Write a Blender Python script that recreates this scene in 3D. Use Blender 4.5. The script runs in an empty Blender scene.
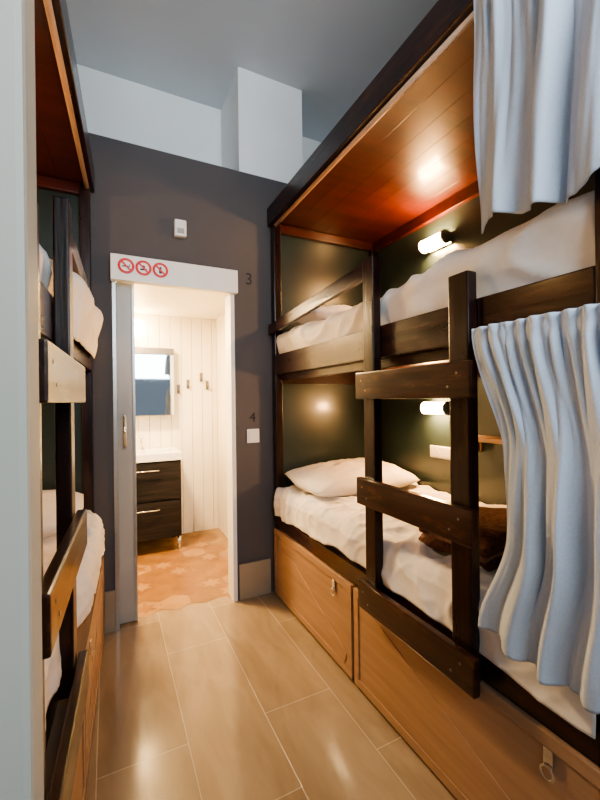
import bpy, bmesh, math, random
from mathutils import Vector, Matrix, noise
random.seed(7)
S = bpy.context.scene
COL = S.collection
try: S.view_settings.look = 'AgX - Medium High Contrast'
except Exception: pass

# ------------------------------------------------------------ materials
def mat_basic(name, col, rough=0.5, metal=0.0, coat=0.0, emit=None, estr=0.0, nscale=8.0, namt=0.06, bump=0.0, spec=0.5, stretch=(1,1,1), wear=None):
    m = bpy.data.materials.new(name); m.use_nodes = True
    nt = m.node_tree; b = nt.nodes['Principled BSDF']
    b.inputs['Roughness'].default_value = rough
    b.inputs['Metallic'].default_value = metal
    b.inputs['Coat Weight'].default_value = coat
    b.inputs['Coat Roughness'].default_value = 0.12
    b.inputs['Specular IOR Level'].default_value = spec
    tc = nt.nodes.new('ShaderNodeTexCoord'); mp = nt.nodes.new('ShaderNodeMapping')
    mp.inputs['Scale'].default_value = stretch
    n = nt.nodes.new('ShaderNodeTexNoise'); n.inputs['Scale'].default_value = nscale; n.inputs['Detail'].default_value = 5
    r = nt.nodes.new('ShaderNodeValToRGB')
    r.color_ramp.elements[0].position = 0.3; r.color_ramp.elements[1].position = 0.7
    r.color_ramp.elements[0].color = tuple(max(0, c*(1-namt)) for c in col)+(1,)
    r.color_ramp.elements[1].color = tuple(min(1, c*(1+namt)) for c in col)+(1,)
    L = nt.links.new
    L(tc.outputs['Object'], mp.inputs[0]); L(mp.outputs[0], n.inputs['Vector'])
    L(n.outputs['Fac'], r.inputs[0]); L(r.outputs[0], b.inputs['Base Color'])
    if wear:
        m3 = nt.nodes.new('ShaderNodeMapping'); m3.inputs['Scale'].default_value = tuple(1+0.25*(q-1) if q>1 else 1 for q in stretch)
        L(tc.outputs['Object'], m3.inputs[0])
        n2 = nt.nodes.new('ShaderNodeTexNoise'); n2.inputs['Scale'].default_value = 5; n2.inputs['Detail'].default_value = 9; n2.inputs['Roughness'].default_value=0.72
        L(m3.outputs[0], n2.inputs['Vector'])
        r2 = nt.nodes.new('ShaderNodeValToRGB'); r2.color_ramp.elements[0].position=0.54; r2.color_ramp.elements[1].position=0.72
        L(n2.outputs['Fac'], r2.inputs[0])
        mx = nt.nodes.new('ShaderNodeMix'); mx.data_type='RGBA'
        L(r2.outputs[0], mx.inputs[0]); L(r.outputs[0], mx.inputs[6]); mx.inputs[7].default_value=tuple(wear)+(1,)
        L(mx.outputs[2], b.inputs['Base Color'])
        mr = nt.nodes.new('ShaderNodeMapRange'); mr.inputs[3].default_value=rough-0.10; mr.inputs[4].default_value=rough+0.20
        L(n2.outputs['Fac'], mr.inputs[0]); L(mr.outputs[0], b.inputs['Roughness'])
    if bump > 0:
        bp = nt.nodes.new('ShaderNodeBump'); bp.inputs['Strength'].default_value = bump; bp.inputs['Distance'].default_value = 0.01
        L(n.outputs['Fac'], bp.inputs['Height']); L(bp.outputs[0], b.inputs['Normal'])
    if emit:
        b.inputs['Emission Color'].default_value = tuple(emit)+(1,)
        b.inputs['Emission Strength'].default_value = estr
    return m

WY = (14, 0.9, 14); WZ = (14, 14, 0.9); WX = (0.9, 14, 14)
M = {}
M['woodY'] = mat_basic('dark_varnished_wood_y', (0.021,0.0055,0.0035), 0.26, coat=0.3, nscale=3, namt=0.6, stretch=WY, bump=0.12, spec=0.35, wear=(0.095,0.030,0.015))
M['woodZ'] = mat_basic('dark_varnished_wood_z', (0.014,0.0042,0.003), 0.26, coat=0.3, nscale=3, namt=0.6, stretch=WZ, bump=0.12, spec=0.35, wear=(0.065,0.021,0.011))
M['rung'] = mat_basic('worn_rung_wood', (0.026,0.0075,0.0045), 0.28, coat=0.35, nscale=3, namt=0.7, stretch=WY, bump=0.15, spec=0.4, wear=(0.14,0.052,0.026))
M['mahog'] = mat_basic('mahogany_canopy', (0.065,0.010,0.005), 0.33, coat=0.35, nscale=1.6, namt=0.4, stretch=(0.6,8,8), bump=0.03, wear=(0.10,0.022,0.009))
M['chest'] = mat_basic('tan_plywood', (0.355,0.215,0.130), 0.5, nscale=2.5, namt=0.14, stretch=WY, bump=0.02)
M['green'] = mat_basic('dark_green_gloss_paint', (0.030,0.050,0.050), 0.32, coat=0.3, nscale=4, namt=0.15, bump=0.04)
M['sheet'] = mat_basic('white_cotton', (0.86,0.82,0.78), 0.85, nscale=40, namt=0.03, bump=0.06)
M['curtain'] = mat_basic('pale_blue_curtain', (0.54,0.61,0.71), 0.8, nscale=200, namt=0.05, bump=0.08)
M['grey'] = mat_basic('grey_wall_paint', (0.098,0.088,0.090), 0.7, nscale=2, namt=0.06, bump=0.03)
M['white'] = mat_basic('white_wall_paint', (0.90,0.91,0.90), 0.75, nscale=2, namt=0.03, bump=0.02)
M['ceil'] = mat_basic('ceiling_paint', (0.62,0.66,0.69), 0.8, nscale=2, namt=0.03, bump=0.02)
M['jamb'] = mat_basic('entry_wall_paint', (0.44,0.43,0.37), 0.6, nscale=3, namt=0.04, bump=0.03)
M['bath'] = mat_basic('bathroom_white_boards', (0.82,0.77,0.68), 0.5, nscale=6, namt=0.03)
M['door'] = mat_basic('sliding_door_laminate', (0.40,0.39,0.37), 0.35, nscale=5, namt=0.04)
M['alu'] = mat_basic('brushed_aluminium', (0.42,0.42,0.41), 0.35, metal=0.7, nscale=30, namt=0.05)
M['plastic'] = mat_basic('white_plastic', (0.85,0.85,0.83), 0.35, nscale=5, namt=0.02)
M['chrome'] = mat_basic('brushed_chrome', (0.7,0.7,0.7), 0.2, metal=1, nscale=30, namt=0.05)
M['steel'] = mat_basic('dark_steel_hook', (0.22,0.20,0.18), 0.35, metal=0.8, nscale=30, namt=0.05)
M['red'] = mat_basic('sign_red', (0.7,0.03,0.03), 0.4, nscale=5, namt=0.02)
M['black'] = mat_basic('black_print', (0.012,0.012,0.012), 0.5, nscale=5, namt=0.02)
M['rod'] = mat_basic('light_wood_rod', (0.62,0.42,0.28), 0.4, nscale=3, namt=0.2, stretch=WY)
M['base'] = mat_basic('skirting_tile', (0.38,0.30,0.21), 0.4, nscale=4, namt=0.1, stretch=(1,8,1))
M['vanity'] = mat_basic('dark_vanity_laminate', (0.018,0.014,0.012), 0.5, nscale=3, namt=0.5, stretch=(1,14,14), spec=0.25)
M['ceramic'] = mat_basic('white_ceramic', (0.85,0.84,0.82), 0.12, coat=0.5, nscale=3, namt=0.01)
M['mirror'] = mat_basic('mirror_glass', (0.62,0.70,0.78), 0.03, metal=1, nscale=3, namt=0.01)
M['towel'] = mat_basic('brown_blanket_fleece', (0.12,0.058,0.040), 0.95, nscale=60, namt=0.35, bump=0.5, spec=0.1)
M['towel2'] = mat_basic('blanket_stripe_fleece', (0.30,0.19,0.15), 0.95, nscale=60, namt=0.2, bump=0.4, spec=0.1)
M['lamp'] = mat_basic('lamp_glass_warm', (1,0.8,0.5), 0.3, emit=(1,0.53,0.20), estr=340)
M['lampL'] = mat_basic('lamp_glass_warm_dim', (1,0.8,0.5), 0.3, emit=(1,0.53,0.20), estr=150)
M['bulb'] = mat_basic('bathroom_lamp_glass', (1,0.85,0.6), 0.3, emit=(1,0.68,0.32), estr=65)

def floor_mat():
    m = bpy.data.materials.new('wood_look_tile'); m.use_nodes = True
    nt = m.node_tree; b = nt.nodes['Principled BSDF']; L = nt.links.new
    tc = nt.nodes.new('ShaderNodeTexCoord'); mp = nt.nodes.new('ShaderNodeMapping')
    mp.inputs['Rotation'].default_value = (0,0,math.radians(90)); mp.inputs['Location'].default_value = (0.25,0.05,0)
    br = nt.nodes.new('ShaderNodeTexBrick'); br.inputs['Scale'].default_value = 1
    br.inputs['Brick Width'].default_value = 0.93; br.inputs['Row Height'].default_value = 0.31
    br.inputs['Mortar Size'].default_value = 0.0022; br.inputs['Mortar Smooth'].default_value = 0.3
    br.offset = 0.37
    br.inputs['Color1'].default_value = (0.275,0.200,0.130,1); br.inputs['Color2'].default_value = (0.320,0.238,0.158,1)
    br.inputs['Mortar'].default_value = (0.42,0.35,0.27,1)
    L(tc.outputs['Object'], mp.inputs[0]); L(mp.outputs[0], br.inputs['Vector'])
    m2 = nt.nodes.new('ShaderNodeMapping'); m2.inputs['Scale'].default_value = (5,1.4,1)
    L(tc.outputs['Object'], m2.inputs[0])
    n = nt.nodes.new('ShaderNodeTexNoise'); n.inputs['Scale'].default_value = 2.2; n.inputs['Detail'].default_value = 7; n.inputs['Distortion'].default_value = 1.0
    L(m2.outputs[0], n.inputs['Vector'])
    r = nt.nodes.new('ShaderNodeValToRGB'); r.color_ramp.elements[0].position=0.3; r.color_ramp.elements[1].position=0.72
    r.color_ramp.elements[0].color=(0.84,0.82,0.79,1); r.color_ramp.elements[1].color=(1.08,1.08,1.08,1)
    L(n.outputs['Fac'], r.inputs[0])
    mx = nt.nodes.new('ShaderNodeMix'); mx.data_type='RGBA'; mx.blend_type='MULTIPLY'; mx.inputs[0].default_value=1
    L(br.outputs['Color'], mx.inputs[6]); L(r.outputs[0], mx.inputs[7]); L(mx.outputs[2], b.inputs['Base Color'])
    b.inputs['Roughness'].default_value = 0.15
    bp = nt.nodes.new('ShaderNodeBump'); bp.invert=True; bp.inputs['Strength'].default_value=0.3; bp.inputs['Distance'].default_value=0.003
    L(br.outputs['Fac'], bp.inputs['Height']); L(bp.outputs[0], b.inputs['Normal'])
    return m
M['floor'] = floor_mat()
M['hexA'] = mat_basic('hex_tile_sand', (0.34,0.195,0.080), 0.30, nscale=6, namt=0.12)
M['hexB'] = mat_basic('hex_tile_wood', (0.25,0.125,0.042), 0.30, nscale=6, namt=0.25)
M['hexC'] = mat_basic('hex_tile_terracotta', (0.23,0.112,0.042), 0.30, nscale=6, namt=0.2)
M['grout'] = mat_basic('tile_grout', (0.30,0.19,0.10), 0.8, nscale=6, namt=0.05)

# ------------------------------------------------------------ geometry helpers
def finish(bm, name, mats, parent=None, smooth=False):
    me = bpy.data.meshes.new(name)
    bmesh.ops.recalc_face_normals(bm, faces=bm.faces[:])
    bm.to_mesh(me); bm.free()
    for mm in (mats if isinstance(mats,(list,tuple)) else [mats]): me.materials.append(mm)
    if smooth:
        for p in me.polygons: p.use_smooth = True
    o = bpy.data.objects.new(name, me); COL.objects.link(o)
    if parent: o.parent = parent
    return o

def add_box(bm, x0,x1,y0,y1,z0,z1, mi=0, bev=0.0):
    if x1<x0: x0,x1=x1,x0
    t = bmesh.new()
    bmesh.ops.create_cube(t, size=1)
    for v in t.verts:
        v.co = Vector(((x0+x1)/2+v.co.x*(x1-x0), (y0+y1)/2+v.co.y*(y1-y0), (z0+z1)/2+v.co.z*(z1-z0)))
    if bev>0: bmesh.ops.bevel(t, geom=t.edges[:], offset=bev, segments=2, profile=0.6, affect='EDGES')
    merge(bm, t, mi)

def merge(bm, t, mi=0):
    t.verts.index_update()
    vs = [bm.verts.new(v.co) for v in t.verts]
    for f in t.faces:
        try:
            nf = bm.faces.new([vs[v.index] for v in f.verts]); nf.material_index = mi; nf.smooth = f.smooth
        except ValueError: pass
    t.free()

def box(name, x0,x1,y0,y1,z0,z1, mat, bev=0.003, parent=None):
    bm = bmesh.new(); add_box(bm,x0,x1,y0,y1,z0,z1,0,bev)
    return finish(bm,name,mat,parent)

def add_bar(bm, p0, p1, wx, wz, mi=0, bev=0.003):
    p0=Vector(p0); p1=Vector(p1); d=(p1-p0); L=d.length; d.normalize()
    xa = Vector((1,0,0)) if abs(d.x)<0.9 else Vector((0,1,0))
    za = xa.cross(d).normalized(); xa = d.cross(za).normalized()
    t=bmesh.new(); bmesh.ops.create_cube(t,size=1)
    for v in t.verts:
        v.co = Vector((v.co.x*wx, v.co.y*L, v.co.z*wz))
    if bev>0: bmesh.ops.bevel(t, geom=t.edges[:], offset=bev, segments=2, profile=0.6, affect='EDGES')
    mid=(p0+p1)/2
    for v in t.verts:
        c=v.co.copy(); v.co = mid + xa*c.x + d*c.y + za*c.z
    merge(bm,t,mi)

def add_cyl(bm, p0, p1, r, mi=0, seg=20, r2=None):
    p0=Vector(p0); p1=Vector(p1); d=p1-p0
    t=bmesh.new(); bmesh.ops.create_cone(t, cap_ends=True, segments=seg, radius1=r, radius2=r if r2 is None else r2, depth=d.length)
    q = d.to_track_quat('Z','Y').to_matrix().to_4x4()
    bmesh.ops.transform(t, matrix=Matrix.Translation((p0+p1)/2) @ q, verts=t.verts)
    for f in t.faces:
        if len(f.verts)==4: f.smooth=True
    merge(bm,t,mi)

def add_tube(bm, pts, r, mi=0, seg=10):
    for a,b in zip(pts[:-1],pts[1:]): add_cyl(bm,a,b,r,mi,seg)

def add_ring(bm, c, R, r, mi=0, seg=32, s2=8):   # ring in XZ plane
    t=bmesh.new(); rows=[]
    for i in range(seg):
        a=2*math.pi*i/seg; row=[]
        for j in range(s2):
            b=2*math.pi*j/s2
            rr=R+r*math.cos(b)
            row.append(t.verts.new((c[0]+rr*math.cos(a), c[1]+0.3*r*math.sin(b), c[2]+rr*math.sin(a))))
        rows.append(row)
    for i in range(seg):
        for j in range(s2):
            t.faces.new([rows[i][j],rows[(i+1)%seg][j],rows[(i+1)%seg][(j+1)%s2],rows[i][(j+1)%s2]])
    merge(bm,t,mi)

def soft_box(name, x0,x1,y0,y1,z0,z1, r, amp, freq, mat, cuts=26, seed=0, parent=None, bm_in=None, mi=0):
    if x1<x0: x0,x1=x1,x0
    t=bmesh.new(); bmesh.ops.create_cube(t,size=1)
    bmesh.ops.subdivide_edges(t, edges=t.edges[:], cuts=cuts, use_grid_fill=True)
    lo=Vector((x0,y0,z0)); hi=Vector((x1,y1,z1)); c=(lo+hi)/2; s=hi-lo
    for v in t.verts:
        p=Vector((c.x+v.co.x*s.x,c.y+v.co.y*s.y,c.z+v.co.z*s.z))
        inn=Vector([min(max(p[i],lo[i]+r),hi[i]-r) for i in range(3)])
        d=p-inn
        if d.length>1e-6: n=d.normalized(); p=inn+n*r
        else: n=Vector((0,0,1))
        q=Vector((p.x*freq, p.y*freq, p.z*freq+seed*7.3))
        w=noise.noise(q)+0.5*noise.noise(q*2.3)+0.6*(1-abs(noise.noise(q*1.3+Vector((3,1,2))))*2)*0.4
        p+=n*amp*w
        v.co=p
    for f in t.faces: f.smooth=True
    if bm_in is not None:
        merge(bm_in,t,mi); return None
    return finish(t,name,mat,parent)

def pillow(name, c, sx, sy, th, mat, rot=0, tilt=0, seed=0):
    t=bmesh.new(); N=44
    def P(i,j,sg):
        u=-1+2*i/N; v=-1+2*j/N
        k=((1-abs(u)**3.2)*(1-abs(v)**3.2)); k=max(k,0)**0.55
        pin=1-0.06*(u*u*v*v)**0.5
        q=Vector((u*2+seed,v*2,sg))
        z=sg*th/2*k*(1+0.22*noise.noise(q*1.2)) + 0.018*k*noise.noise(q*2.6)+0.010*k*abs(noise.noise(q*4+Vector((2,0,0))))
        return Vector((u*sx/2*pin, v*sy/2*pin, z))
    g={}
    for sg in (1,-1):
        for i in range(N+1):
            for j in range(N+1):
                if sg==-1 and (i in (0,N) or j in (0,N)): g[(i,j,sg)]=g[(i,j,1)]
                else: g[(i,j,sg)]=t.verts.new(P(i,j,sg))
        for i in range(N):
            for j in range(N):
                t.faces.new([g[(i,j,sg)],g[(i+1,j,sg)],g[(i+1,j+1,sg)],g[(i,j+1,sg)]])
    for f in t.faces: f.smooth=True
    mtx=Matrix.Translation(c)@Matrix.Rotation(rot,4,'Z')@Matrix.Rotation(tilt,4,'X')
    bmesh.ops.transform(t,matrix=mtx,verts=t.verts)
    return finish(t,name,mat)

def empty(name):
    e=bpy.data.objects.new(name,None); COL.objects.link(e); e.empty_display_size=0.1; return e

def solid_grid(name, f, nu, nv, mat, thick=0.004):
    bm=bmesh.new()
    g=[[bm.verts.new(f(i/nu,j/nv)) for j in range(nv+1)] for i in range(nu+1)]
    for i in range(nu):
        for j in range(nv):
            fc=bm.faces.new([g[i][j],g[i+1][j],g[i+1][j+1],g[i][j+1]]); fc.smooth=True
    o=finish(bm,name,mat,smooth=True)
    md=o.modifiers.new('Solidify','SOLIDIFY'); md.thickness=thick
    return o

def nz(a,b=0,c=0): return noise.noise(Vector((a,b,c)))

# ------------------------------------------------------------ room constants
XL, XR = -1.10, 1.89
YB = 2.47; YF=0.38
ZC = 3.50
XFR = 1.0      # right bunk front plane
XFL = -0.075   # left bunk front plane at its far end (it stands slightly askew)
SKEW = 0.052

box('floor', -1.25,2.05,-1.5,2.55,-0.1,0.0, M['floor'], 0)
box('wall_right', XR,XR+0.12,0.2,2.95,0,ZC, M['white'],0)
box('wall_left', XL-0.12,XL,0.2,2.95,0,ZC, M['white'],0)
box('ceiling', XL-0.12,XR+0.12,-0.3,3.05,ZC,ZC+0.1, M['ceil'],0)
bm=bmesh.new()
add_box(bm, XL,0.045,YB,YB+0.10,0,2.81)
add_box(bm, 0.742,XR,YB,YB+0.10,0,2.81)
add_box(bm, 0.045,0.742,YB,YB+0.10,2.02,2.81)
finish(bm,'wall_back',M['grey'])
box('trim_ledge', XL,XR,YB+0.10,2.90,2.72,2.81, M['white'],0)
box('wall_back_upper', XL,XR,2.90,3.0,2.81,ZC, M['white'],0)
box('wall_boxed_column', 0.79,1.26,YB+0.001,2.90,2.81,ZC, M['white'],0.002)
box('wall_front', XL,-0.055,0.36,0.42,0,ZC, M['jamb'],0.006)
box('wall_front_right', 1.0,XR,0.36,0.42,0,ZC, M['jamb'],0.006)
box('baseboard_back', 0.755,0.975,YB-0.012,YB,0,0.23, M['base'],0.002)
box('baseboard_back_left', -0.03,0.025,YB-0.012,YB,0,0.23, M['base'],0.002)

# ------------------------------------------------------------ bunk beds
def bunk(s, xf, y0=0.44, y1=2.45):
    X=lambda d: xf+s*d
    depth=0.875
    e=empty('bunk_bed')
    def bx(n,d0,d1,a0,a1,z0,z1,m,bev=0.004): return box(n,X(d0),X(d1),a0,a1,z0,z1,m,bev,e)
    bx('end_panel',0.03,depth,y1-0.002,y1+0.016,0.46,2.49,M['green'],0)
    bx('side_panel',depth-0.014,depth+0.002,y0,y1,0.46,2.49,M['green'],0)
    bx('near_end_panel',0.04,depth,y0-0.012,y0+0.004,0.46,2.49,M['green'],0)
    bx('post_far',0.0,0.05,y1-0.055,y1,0.0,2.49,M['woodZ'])
    bx('post_near',0.0,0.05,y0,y0+0.06,0.0,2.49,M['woodZ'])
    bx('post_far_inner',depth-0.07,depth-0.015,y1-0.05,y1-0.003,0.0,2.45,M['woodZ'])
    bx('lower_rail',0.0,0.04,y0+0.06,y1-0.055,0.455,0.535,M['woodY'])
    bx('lower_deck',0.04,depth-0.016,y0+0.01,y1-0.06,0.47,0.50,M['woodY'],0)
    bx('upper_rail',0.0,0.04,y0+0.06,y1-0.055,1.47,1.60,M['woodY'])
    bx('upper_lip',0.04,0.075,y0+0.06,y1-0.055,1.43,1.50,M['woodY'])
    bx('upper_ledger',depth-0.055,depth-0.016,y0+0.01,y1-0.055,1.41,1.49,M['woodY'])
    bx('upper_end_ledger',0.05,depth-0.06,y1-0.05,y1-0.004,1.41,1.49,M['woodY'])
    bm=bmesh.new(); n=14; w=(y1-0.06-y0-0.02)/n
    for i in range(n):
        a=y0+0.02+i*w
        add_box(bm,X(0.076),X(depth-0.017),a+0.003,a+w-0.003,1.495,1.52,0,0.003)
    finish(bm,'slats',M['mahog'],e)
    bm=bmesh.new(); n=7; w=(depth-0.05)/n
    for i in range(n):
        add_box(bm,X(0.03+i*w+0.0003),X(0.03+(i+1)*w-0.0003),y0,y1,2.49,2.515,0,0.0012)
    finish(bm,'canopy_boards',M['mahog'],e)
    bx('canopy_fascia',-0.02,0.03,y0-0.01,y1+0.012,2.475,2.60,M['woodY'])
    bx('canopy_batten',depth-0.05,depth-0.016,y0,y1-0.003,2.42,2.488,M['mahog'])
    bx('canopy_end_batten',0.05,depth-0.06,y1-0.04,y1-0.003,2.43,2.488,M['mahog'])
    bm=bmesh.new(); add_cyl(bm,(X(0.012),y0+0.06,2.464),(X(0.012),y1-0.06,2.464),0.011)
    finish(bm,'curtain_rod',M['rod'],e)
    bm=bmesh.new(); add_bar(bm,(X(-0.012),1.36,1.845),(X(-0.012),y1-0.003,1.775),0.024,0.068)
    finish(bm,'guard_rail',M['woodY'],e)
    # ladder
    l=empty('bunk_ladder')
    def lx(n,d0,d1,a0,a1,z0,z1,m): return box(n,X(d0),X(d1),a0,a1,z0,z1,m,0.005,l)
    lx('post_1',-0.042,-0.002,1.275,1.345,0.47,1.88,M['woodZ'])
    lx('post_2',-0.042,-0.002,0.815,0.890,0.41,1.68,M['woodZ'])
    for k,(z0,z1) in enumerate(((1.30,1.41),(0.865,0.975),(0.435,0.545))):
        lx('rung_%d'%(k+1),-0.07,-0.043,0.785,1.365,z0,z1,M['rung'])
        bm=bmesh.new()
        for yy in (0.835,0.870,1.295,1.325):
            zz=(z0+z1)/2+0.02*(1 if yy in(0.835,1.325) else -1)
            add_cyl(bm,(X(-0.068),yy,zz),(X(-0.0712),yy,zz),0.004)
        finish(bm,'screws_%d'%(k+1),M['steel'],l)
    # chests
    co=-0.012 if s>0 else -0.045
    for (a0,a1,off) in ((1.505,2.43,co),(0.46,1.485,co)):
        c=empty('storage_chest')
        bm=bmesh.new()
        fr=0.005
        add_box(bm,X(off+fr),X(0.80),a0,a1,0.02,0.445,0,0.002)
        t=0.035
        add_box(bm,X(off),X(off+fr),a0,a1,0.445-t,0.447,0,0.0015)
        add_box(bm,X(off),X(off+fr),a0,a1,0.015,0.015+t,0,0.0015)
        add_box(bm,X(off),X(off+fr),a0,a0+t,0.015+t+0.001,0.445-t-0.001,0,0.0015)
        add_box(bm,X(off),X(off+fr),a1-t,a1,0.015+t+0.001,0.445-t-0.001,0,0.0015)
        add_bar(bm,(X(off+fr/2+0.001),a1-t-0.02,0.445-t-0.03),(X(off+fr/2+0.001),a0+t+0.02,0.015+t+0.03),fr,0.06,0,0.0015)
        finish(bm,'carcass',M['chest'],c)
        bm=bmesh.new(); yl=a0+0.15
        add_box(bm,X(off-0.005),X(off),yl-0.012,yl+0.012,0.365,0.415,0,0.002)
        add_ring(bm,(0,0,0),0.016,0.003)
        bm.verts.ensure_lookup_table()
        for v in bm.verts[-256:]:
            x,y,z=v.co; v.co=Vector((X(off-0.010)+y, yl+x, 0.355+z))
        finish(bm,'latch',M['chrome'],c)
        bm=bmesh.new()
        for yy in (a0+0.1,a1-0.1):
            for dd in (0.1,0.6): add_box(bm,X(dd),X(dd+0.06),yy-0.03,yy+0.03,0.0,0.02)
        finish(bm,'feet',M['black'],c)
    soft_box('mattress',X(0.05),X(depth-0.02),y0+0.07,y1-0.06,0.50,0.70,0.045,0.008,5,M['sheet'],seed=1)
    soft_box('mattress',X(0.055),X(depth-0.06),y0+0.07,y1-0.06,1.52,1.71,0.05,0.008,5,M['sheet'],seed=2)
    # lower sheet
    bulge = 0.0 if s>0 else 0.05
    def hem(y):
        h=0.560+0.012*math.sin(y*9)+0.012*nz(y*7)
        if y<1.15: h-=0.035*min(1,(1.15-y)/0.3)
        if y>2.0: h-=0.03*min(1,(y-2.0)/0.25)
        return h
    dd_in=depth-0.03
    def fl(u,v):
        y=y0+0.065+u*(y1-0.062-y0-0.065)
        top=0.712; r=0.04
        win=min(1,max(0,(y-1.40)/0.15))*min(1,max(0,(2.38-y)/0.1))
        corner=min(1,max(0,(y-1.95)/0.2)) if s>0 else 0
        xe=-0.002-bulge*win-0.018*corner*(0.6+nz(y*14,2))
        L1=dd_in-r; hy=hem(y); L2=r*math.pi/2; L3=top-r-hy
        t=v*(L1+L2+L3)
        w=nz(y*4.0+0.6*nz(t*4,y*2),t*5.0,s)+0.6*nz(y*9+t*6,t*3,4)
        rid=1-2*abs(nz(y*5+t*2.5+2,t*4-y*3,s*3)); rid=max(0,rid)**4
        rid2=max(0,1-2.4*abs(nz(y*8-t*6+5,t*5+y*4,s*3+7)))**4
        fold=0.012*w+0.020*rid+0.010*rid2+0.007*math.sin(y*26+3*nz(y*3,t*2,1))*min(1,max(0,(t-L1+0.15)/0.2))+0.012*corner*nz(y*12,t*12,5)
        if t<L1: return Vector((X(xe+r+(dd_in-xe-r)*(1-t/L1)), y, top+0.004+abs(fold)))
        if t<L1+L2:
            a=(t-L1)/r; return Vector((X(xe+r-(r+fold*0.4)*math.sin(a)), y, top-r+(r+0.004+abs(fold)*math.cos(a))*math.cos(a)))
        return Vector((X(xe-0.4*fold-0.004), y, top-r-(t-L1-L2)))
    solid_grid('bed_sheet',fl,200,120,M['sheet'])
    # upper duvet
    bu = 0.0 if s>0 else 0.07
    def fu(u,v):
        y=y0+0.065+u*(y1-0.062-y0-0.065)
        rise=0.045*math.sin(min(1,max(0,(1.35-y)/0.9))*math.pi*0.6)
        top=1.735+rise+0.014*nz(y*3,2,s); r=0.05
        win=min(1,max(0,(y-1.42)/0.15))*min(1,max(0,(2.40-y)/0.15))
        hy=1.555+0.012*nz(y*6,1)-(0.03*win if s<0 else 0)
        xe=0.018-bu*win
        L1=dd_in-0.05-r; L2=r*math.pi/2; L3=top-r-hy
        t=v*(L1+L2+L3)
        w=nz(y*3.2,t*6.0,s+5)+0.7*nz(y*7+t*9,t*3,9)
        rid=max(0,1-2*abs(nz(y*4-t*5,t*4+y*2,s*3+1)))**3
        fold=0.014*w+0.018*rid
        if t<L1: return Vector((X(xe+r+(dd_in-0.05-xe-r)*(1-t/L1)), y, top+fold))
        if t<L1+L2:
            a=(t-L1)/r; return Vector((X(xe+r-(r+fold)*math.sin(a)), y, top-r+(r+fold)*math.cos(a)))
        k=(t-L1-L2)/L3
        return Vector((X(xe-fold*(1-0.6*k)+(0.028 if s>0 else 0.03)*k), y, top-r-k*L3))
    solid_grid('bed_sheet',fu,170,90,M['sheet'])
    pillow('pillow',Vector((X(0.42),2.14,0.795)),0.80,0.50,0.16,M['sheet'],tilt=0.08,seed=s)
    pillow('pillow',Vector((X(0.37),2.15,1.81)),0.66,0.45,0.13,M['sheet'],tilt=0.05,seed=s+3)
    xw=depth-0.015
    for k,zz in enumerate((1.24,2.26)):
        lp=empty('wall_lamp')
        box('back_plate',X(xw),X(xw-0.018),1.68,1.88,zz-0.035,zz+0.035,M['chrome'],0.004,lp)
        bm=bmesh.new()
        for yy in (1.68,1.865):
            add_cyl(bm,(X(xw-0.055),yy,zz),(X(xw-0.055),yy+0.012,zz),0.042,seg=24)
            add_box(bm,X(xw-0.055),X(xw-0.016),yy+0.002,yy+0.010,zz-0.015,zz+0.015)
        finish(bm,'end_caps',M['chrome'],lp)
        bm=bmesh.new(); add_cyl(bm,(X(xw-0.055),1.693,zz),(X(xw-0.055),1.864,zz),0.035,seg=24)
        finish(bm,'glass_tube',M['lamp'] if s>0 else M['lampL'],lp)
    so=empty('power_socket')
    box('plate',X(xw),X(xw-0.010),1.68,1.88,0.925,1.00,M['plastic'],0.003,so)
    bm=bmesh.new()
    for yy in (1.735,1.825):
        add_cyl(bm,(X(xw-0.009),yy,0.962),(X(xw-0.013),yy,0.962),0.027,seg=24)
    finish(bm,'outlets',M['plastic'],so)
    sh=empty('wall_shelf')
    box('board',X(xw),X(xw-0.13),1.12,1.56,1.07,1.092,M['rod'],0.002,sh)
    box('bracket_1',X(xw),X(xw-0.1),1.16,1.175,1.0,1.069,M['rod'],0.002,sh)
    box('bracket_2',X(xw),X(xw-0.1),1.50,1.515,1.0,1.069,M['rod'],0.002,sh)
bunk(1,XFR)
before=set(bpy.data.objects)
bunk(-1,XFL)
for o in set(bpy.data.objects)-before:
    if o.type=='MESH':
        for v in o.data.vertices: v.co.x -= SKEW*(2.45-v.co.y)

# loosely bundled brown fleece blanket
def blanket(name):
    bm=bmesh.new()
    specs=[(1.10,1.50,0.87,1.19,0.728,0.768,0,11),(1.105,1.49,0.878,1.185,0.762,0.800,1,12),(1.10,1.495,0.872,1.19,0.794,0.842,0,13)]
    for (x0,x1,a0,a1,z0,z1,mi,sd) in specs:
        t=bmesh.new(); bmesh.ops.create_cube(t,size=1)
        bmesh.ops.subdivide_edges(t,edges=t.edges[:],cuts=22,use_grid_fill=True)
        r=0.0199; lo=Vector((x0,a0,z0)); hi=Vector((x1,a1,z1)); c=(lo+hi)/2; s=hi-lo
        for v in t.verts:
            p=Vector((c.x+v.co.x*s.x,c.y+v.co.y*s.y,c.z+v.co.z*s.z))
            inn=Vector([min(max(p[i],lo[i]+r),hi[i]-r) for i in range(3)])
            d=p-inn
            if d.length>1e-6: p=inn+d.normalized()*r
            u_=(p.x-c.x)/(s.x/2); v_=(p.y-c.y)/(s.y/2)
            p.z+=0.012*(1-u_*u_)*(1-v_*v_)-0.012*(u_*u_*v_*v_)*(sd-10)+0.010*nz(p.x*9,p.y*9,0.2*sd)
            p.x+=0.016*nz(p.y*9,sd*2.1,p.z*20)*abs(u_); p.y+=0.016*nz(p.x*9,sd*3.7,p.z*20)*abs(v_)
            v.co=p
        for f in t.faces: f.smooth=True
        merge(bm,t,mi)
    return finish(bm,name,[M['towel'],M['towel2']])
blanket('folded_blanket')

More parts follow.
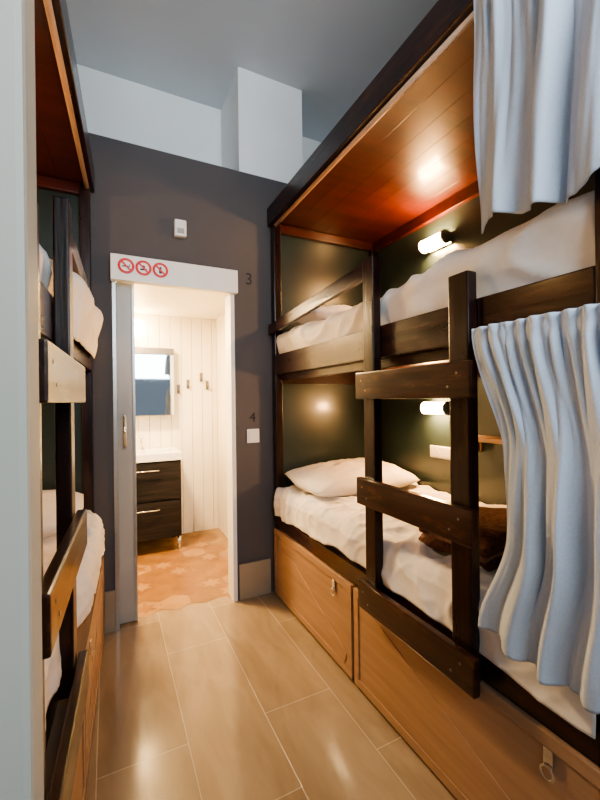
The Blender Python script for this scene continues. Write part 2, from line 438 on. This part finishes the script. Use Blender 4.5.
# ------------------------------------------------------------ curtains
def sm(t): t=max(0,min(1,t)); return t*t*(3-2*t)
def soft(ph):
    s_=math.sin(ph); return s_*0.75+0.25*math.sin(2*ph+0.7)
def cur_up(u,v):
    top=2.465; bot=1.775+0.014*math.sin(u*9)+0.02*nz(u*5)
    z=top+(bot-top)*v
    yl=0.792-0.012*v; yr=0.30
    uu=u+0.07*nz(u*2.6,v*0.5,2)+0.02*nz(u*7,v*1.1,12)
    y=yl+(yr-yl)*u + 0.008*nz(u*11,v*1.5,4)*min(1,u*8)
    m1=soft(2*math.pi*10*uu+0.5)*0.010*(1-sm(v/0.6))
    m2=soft(2*math.pi*3.6*uu+1.6*v+1.3*nz(u*3,v,3))*(0.010+0.018*v)*(1+0.7*nz(u*5,v,6))
    m3=0.022*nz(u*9+1.5*v,v*1.1,7)*(0.4+0.6*v)+0.008*nz(u*24+2*v,v*2,17)
    return Vector((0.962+m1+m2+m3-0.01*v,y,z))
solid_grid('bunk_curtain',cur_up,300,80,M['curtain'],0.003)
def cur_lo(u,v):
    top=1.500; bot=0.635+0.014*math.sin(u*7+1)+0.03*nz(u*6,3)
    z=top+(bot-top)*v
    yl=0.795-0.100*sm(v/0.42)+0.080*sm((v-0.66)/0.34)
    yr=0.33
    uu=u+0.07*nz(u*2.6,v*0.6,8)+0.02*nz(u*7,v*1.2,18)-0.10*v*u*(1-u)
    y=yl+(yr-yl)*u+0.008*nz(u*12,v*1.5,5)*min(1,u*8)
    g=1-math.exp(-((v-0.035)/0.025)**2)*0.6
    m1=soft(2*math.pi*12*uu)*0.011*(1-sm(v/0.5))*g
    m2=soft(2*math.pi*4.2*uu+0.8*v+1.2*nz(u*3,v*1.1,3))*(0.004+0.023*sm(v/0.8))*(1+0.6*nz(u*5,v*1.2,16))
    m3=0.024*nz(u*8+1.4*v,v*1.1,27)*(0.25+0.75*v)+0.010*nz(u*22+3*v,v*2.5,37)
    x=0.955-0.014*math.sin(v*math.pi*0.8)+m1+m2+m3
    return Vector((min(x,0.985)-0.008,y,z))
solid_grid('bunk_curtain',cur_lo,300,110,M['curtain'],0.003)
bm=bmesh.new(); add_cyl(bm,(0.985,0.45,1.468),(0.985,0.81,1.468),0.006)
finish(bm,'curtain_wire',M['chrome'])

# ------------------------------------------------------------ door & things on the back wall
sd=empty('sliding_door')
box('leaf',0.047,0.130,YB+0.03,YB+0.07,0.01,2.00,M['door'],0.003,sd)
box('metal_edge',0.130,0.145,YB+0.026,YB+0.074,0.01,2.00,M['alu'],0.002,sd)
bm=bmesh.new()
add_tube(bm,[(0.085,YB+0.03,1.22),(0.085,YB-0.012,1.22),(0.085,YB-0.012,1.04),(0.085,YB+0.03,1.04)],0.008)
finish(bm,'pull_handle',M['chrome'],sd)
box('trim_1',0.025,0.047,YB-0.014,YB+0.028,0,1.99,M['alu'],0.002)
box('trim_2',0.715,0.742,YB-0.014,YB+0.11,0,1.99,M['plastic'],0.002)
tr=empty('door_track_cover')
box('fascia_board',0.02,0.755,YB-0.055,YB-0.001,1.99,2.135,M['plastic'],0.003,tr)
sg=empty('no_smoking_sign')
for k,xx in enumerate((0.100,0.192,0.284)):
    c=(xx,YB-0.058,2.072)
    bm=bmesh.new(); add_cyl(bm,(c[0],YB-0.0555,c[2]),(c[0],YB-0.0575,c[2]),0.042,seg=32); finish(bm,'disc_%d'%k,M['plastic'],sg)
    bm=bmesh.new(); add_ring(bm,(c[0],YB-0.058,c[2]),0.037,0.007)
    add_bar(bm,(c[0]-0.026,YB-0.0595,c[2]+0.026),(c[0]+0.026,YB-0.0595,c[2]-0.026),0.010,0.002,0,0)
    finish(bm,'ring_%d'%k,M['red'],sg)
    bm=bmesh.new()
    if k==0:
        add_box(bm,c[0]-0.022,c[0]+0.014,YB-0.0585,YB-0.0578,c[2]-0.006,c[2]+0.001)
        add_box(bm,c[0]+0.016,c[0]+0.020,YB-0.0585,YB-0.0578,c[2]-0.006,c[2]+0.012)
    elif k==1:
        add_box(bm,c[0]-0.018,c[0]+0.018,YB-0.0585,YB-0.0578,c[2]-0.014,c[2]-0.004)
        add_cyl(bm,(c[0],YB-0.0578,c[2]+0.006),(c[0],YB-0.0585,c[2]+0.006),0.009)
    else:
        add_cyl(bm,(c[0],YB-0.0578,c[2]+0.012),(c[0],YB-0.0585,c[2]+0.012),0.007)
        add_box(bm,c[0]-0.008,c[0]+0.008,YB-0.0585,YB-0.0578,c[2]-0.02,c[2]+0.004)
    finish(bm,'icon_%d'%k,M['black'],sg)
em=empty('motion_sensor')
box('body',0.370,0.440,YB-0.045,YB,2.30,2.400,M['plastic'],0.008,em)
box('lens',0.385,0.425,YB-0.050,YB-0.045,2.315,2.345,M['door'],0.002,em)
ls=empty('light_switch')
box('plate',0.820,0.905,YB-0.008,YB,1.02,1.112,M['plastic'],0.003,ls)
box('rocker',0.833,0.892,YB-0.013,YB-0.008,1.035,1.097,M['plastic'],0.003,ls)
def num(t,x,z,sz=0.075):
    cu=bpy.data.curves.new('number_'+t,'FONT'); cu.body=t; cu.size=sz; cu.extrude=0.001
    o=bpy.data.objects.new('bed_number',cu); COL.objects.link(o)
    o.location=(x,YB-0.002,z); o.rotation_euler=(math.radians(90),0,0)
    cu.materials.append(M['black'])
num('3',0.82,2.07,0.11); num('4',0.84,1.160,0.09)

# ------------------------------------------------------------ bathroom
BY=3.95; BX0=-0.45; BX1=1.0; BZ=2.13
box('floor_bathroom',BX0-0.1,BX1+0.1,YB+0.08,BY+0.1,-0.1,-0.001,M['grout'],0)
bm=bmesh.new(); R=0.105; dx=R*math.sqrt(3); dy=1.5*R; row=0; y=YB+0.16
while y<BY-0.02:
    x=BX0+0.1+(dx/2 if row%2 else 0)
    while x<BX1-0.08:
        t=bmesh.new(); vs=[]
        for k in range(6):
            a=math.pi/6+k*math.pi/3; vs.append(t.verts.new((x+(R-0.002)*math.cos(a),y+(R-0.002)*math.sin(a),0.0015)))
        t.faces.new(vs); mi=random.choice([0,1,1,2,2]); merge(bm,t,mi)
        if random.random()<0.6:
            t=bmesh.new(); vs=[]
            for k in range(12):
                a=k*math.pi/6; rr=R*(0.72 if k%2 else 0.36); vs.append((x+rr*math.cos(a),y+rr*math.sin(a),0.0022))
            c=t.verts.new((x,y,0.0022)); vv=[t.verts.new(p) for p in vs]
            for k in range(12): t.faces.new([c,vv[k],vv[(k+1)%12]])
            merge(bm,t,(mi+1)%3)
        x+=dx
    y+=dy; row+=1
finish(bm,'hexagon_tiles',[M['hexA'],M['hexB'],M['hexC']])
bm=bmesh.new()
x=BX0
while x<BX1-0.01:
    add_box(bm,x+0.0015,min(x+0.098,BX1),BY,BY+0.02,0,BZ,0,0.004); x+=0.10
add_box(bm,BX0,BX1,BY+0.012,BY+0.1,0,BZ)
finish(bm,'wall_bathroom_back',M['bath'])
bm=bmesh.new(); y=YB+0.10
while y<BY-0.01:
    add_box(bm,BX1,BX1+0.02,y+0.0015,min(y+0.098,BY),0,BZ,0,0.004); y+=0.10
add_box(bm,BX1+0.012,BX1+0.08,YB+0.10,BY,0,BZ)
finish(bm,'wall_bathroom_right',M['bath'])
box('wall_bathroom_left',BX0-0.08,BX0,YB+0.10,BY,0,BZ,M['bath'],0)
box('ceiling_bathroom',BX0-0.08,BX1+0.08,YB+0.10,BY+0.1,BZ,BZ+0.06,M['bath'],0)
va=empty('bathroom_vanity')
box('cabinet',-0.05,0.57,3.545,BY-0.002,0.12,0.79,M['vanity'],0.003,va)
for k,(z0,z1) in enumerate(((0.13,0.44),(0.455,0.775))):
    box('drawer_%d'%(k+1),-0.04,0.56,3.527,3.545,z0,z1,M['vanity'],0.003,va)
    bm=bmesh.new(); add_tube(bm,[(0.15,3.527,z1-0.06),(0.15,3.50,z1-0.06),(0.38,3.50,z1-0.06),(0.38,3.527,z1-0.06)],0.006)
    finish(bm,'handle_%d'%(k+1),M['chrome'],va)
bm=bmesh.new()
add_box(bm,-0.06,0.58,3.52,BY-0.002,0.79,0.815,0,0.004)
for a in ((-0.06,0.58,3.52,3.56),(-0.06,0.58,3.89,3.945),(-0.06,0.0,3.56,3.89),(0.52,0.58,3.56,3.89)): add_box(bm,*a,0.812,0.86,0,0.006)
finish(bm,'basin',M['ceramic'],va)
bm=bmesh.new()
add_tube(bm,[(0.27,3.91,0.86),(0.27,3.91,0.98),(0.27,3.80,0.99),(0.27,3.79,0.965)],0.012); finish(bm,'tap',M['chrome'],va)
bm=bmesh.new()
for a in (-0.03,0.53):
    for b in (3.56,3.90): add_cyl(bm,(a+0.02,b,0.003),(a+0.02,b,0.12),0.016)
finish(bm,'legs',M['chrome'],va)
mc=empty('mirror_cabinet')
box('body',0.19,0.565,BY-0.12,BY-0.002,1.17,1.80,M['door'],0.003,mc)
box('mirror_panel',0.195,0.560,BY-0.126,BY-0.12,1.175,1.735,M['mirror'],0,mc)
box('top_strip',0.195,0.560,BY-0.128,BY-0.12,1.74,1.80,M['steel'],0.002,mc)
wl=empty('bathroom_wall_light')
bm=bmesh.new(); add_cyl(bm,(0.24,BY,1.97),(0.24,BY-0.05,1.97),0.03); finish(bm,'mount',M['chrome'],wl)
bm=bmesh.new(); bmesh.ops.create_uvsphere(bm,u_segments=24,v_segments=16,radius=0.08,matrix=Matrix.Translation((0.24,BY-0.12,1.97)))
finish(bm,'globe',M['bulb'],wl,smooth=True)
cl=empty('bathroom_ceiling_light')
bm=bmesh.new(); add_cyl(bm,(0.0,3.0,BZ),(0.0,3.0,BZ-0.02),0.12,seg=40); finish(bm,'rim',M['chrome'],cl)
bm=bmesh.new(); add_cyl(bm,(0.0,3.0,BZ-0.02),(0.0,3.0,BZ-0.035),0.105,seg=40); finish(bm,'diffuser',M['bulb'],cl)
hk=empty('towel_hook_row')
for i,(hx,hz) in enumerate(((0.62,1.42),(0.71,1.47),(0.84,1.54),(0.90,1.46))):
    box('plate_%d'%i,hx-0.014,hx+0.014,BY-0.010,BY,hz-0.045,hz+0.045,M['steel'],0.002,hk)
    bm=bmesh.new(); add_tube(bm,[(hx,BY-0.008,hz-0.01),(hx,BY-0.035,hz-0.03),(hx,BY-0.05,hz+0.0)],0.008); finish(bm,'hook_%d'%i,M['steel'],hk)

# ------------------------------------------------------------ lights
def area(name,loc,rot,sx,sy,p,col):
    l=bpy.data.lights.new(name,'AREA'); l.shape='RECTANGLE'; l.size=sx; l.size_y=sy; l.energy=p; l.color=col
    o=bpy.data.objects.new(name,l); o.location=loc; o.rotation_euler=rot; COL.objects.link(o); return o
area('daylight_window',(0.45,-1.3,2.5),(math.radians(116),0,math.radians(-4)),1.4,1.6,88,(0.82,0.92,1.0))
area('bathroom_downlight',(0.15,3.1,2.085),(0,0,0),0.2,0.2,100,(1,0.68,0.33))

w=bpy.data.worlds.new('world'); S.world=w; w.use_nodes=True
bg=w.node_tree.nodes['Background']; bg.inputs[0].default_value=(0.84,0.92,1.0,1); bg.inputs[1].default_value=0.32

# ------------------------------------------------------------ camera
cd=bpy.data.cameras.new('camera'); cam=bpy.data.objects.new('camera',cd); COL.objects.link(cam)
cd.sensor_fit='VERTICAL'; cd.sensor_height=24; cd.lens=390/800*24; cd.clip_start=0.02
cam.matrix_world = Matrix.Translation((0,0,1.3)) @ Matrix.Rotation(math.radians(-26.2),4,'Z') @ Matrix.Rotation(math.radians(90.0),4,'X') @ Matrix.Rotation(math.radians(-0.7),4,'Z')
S.camera=cam
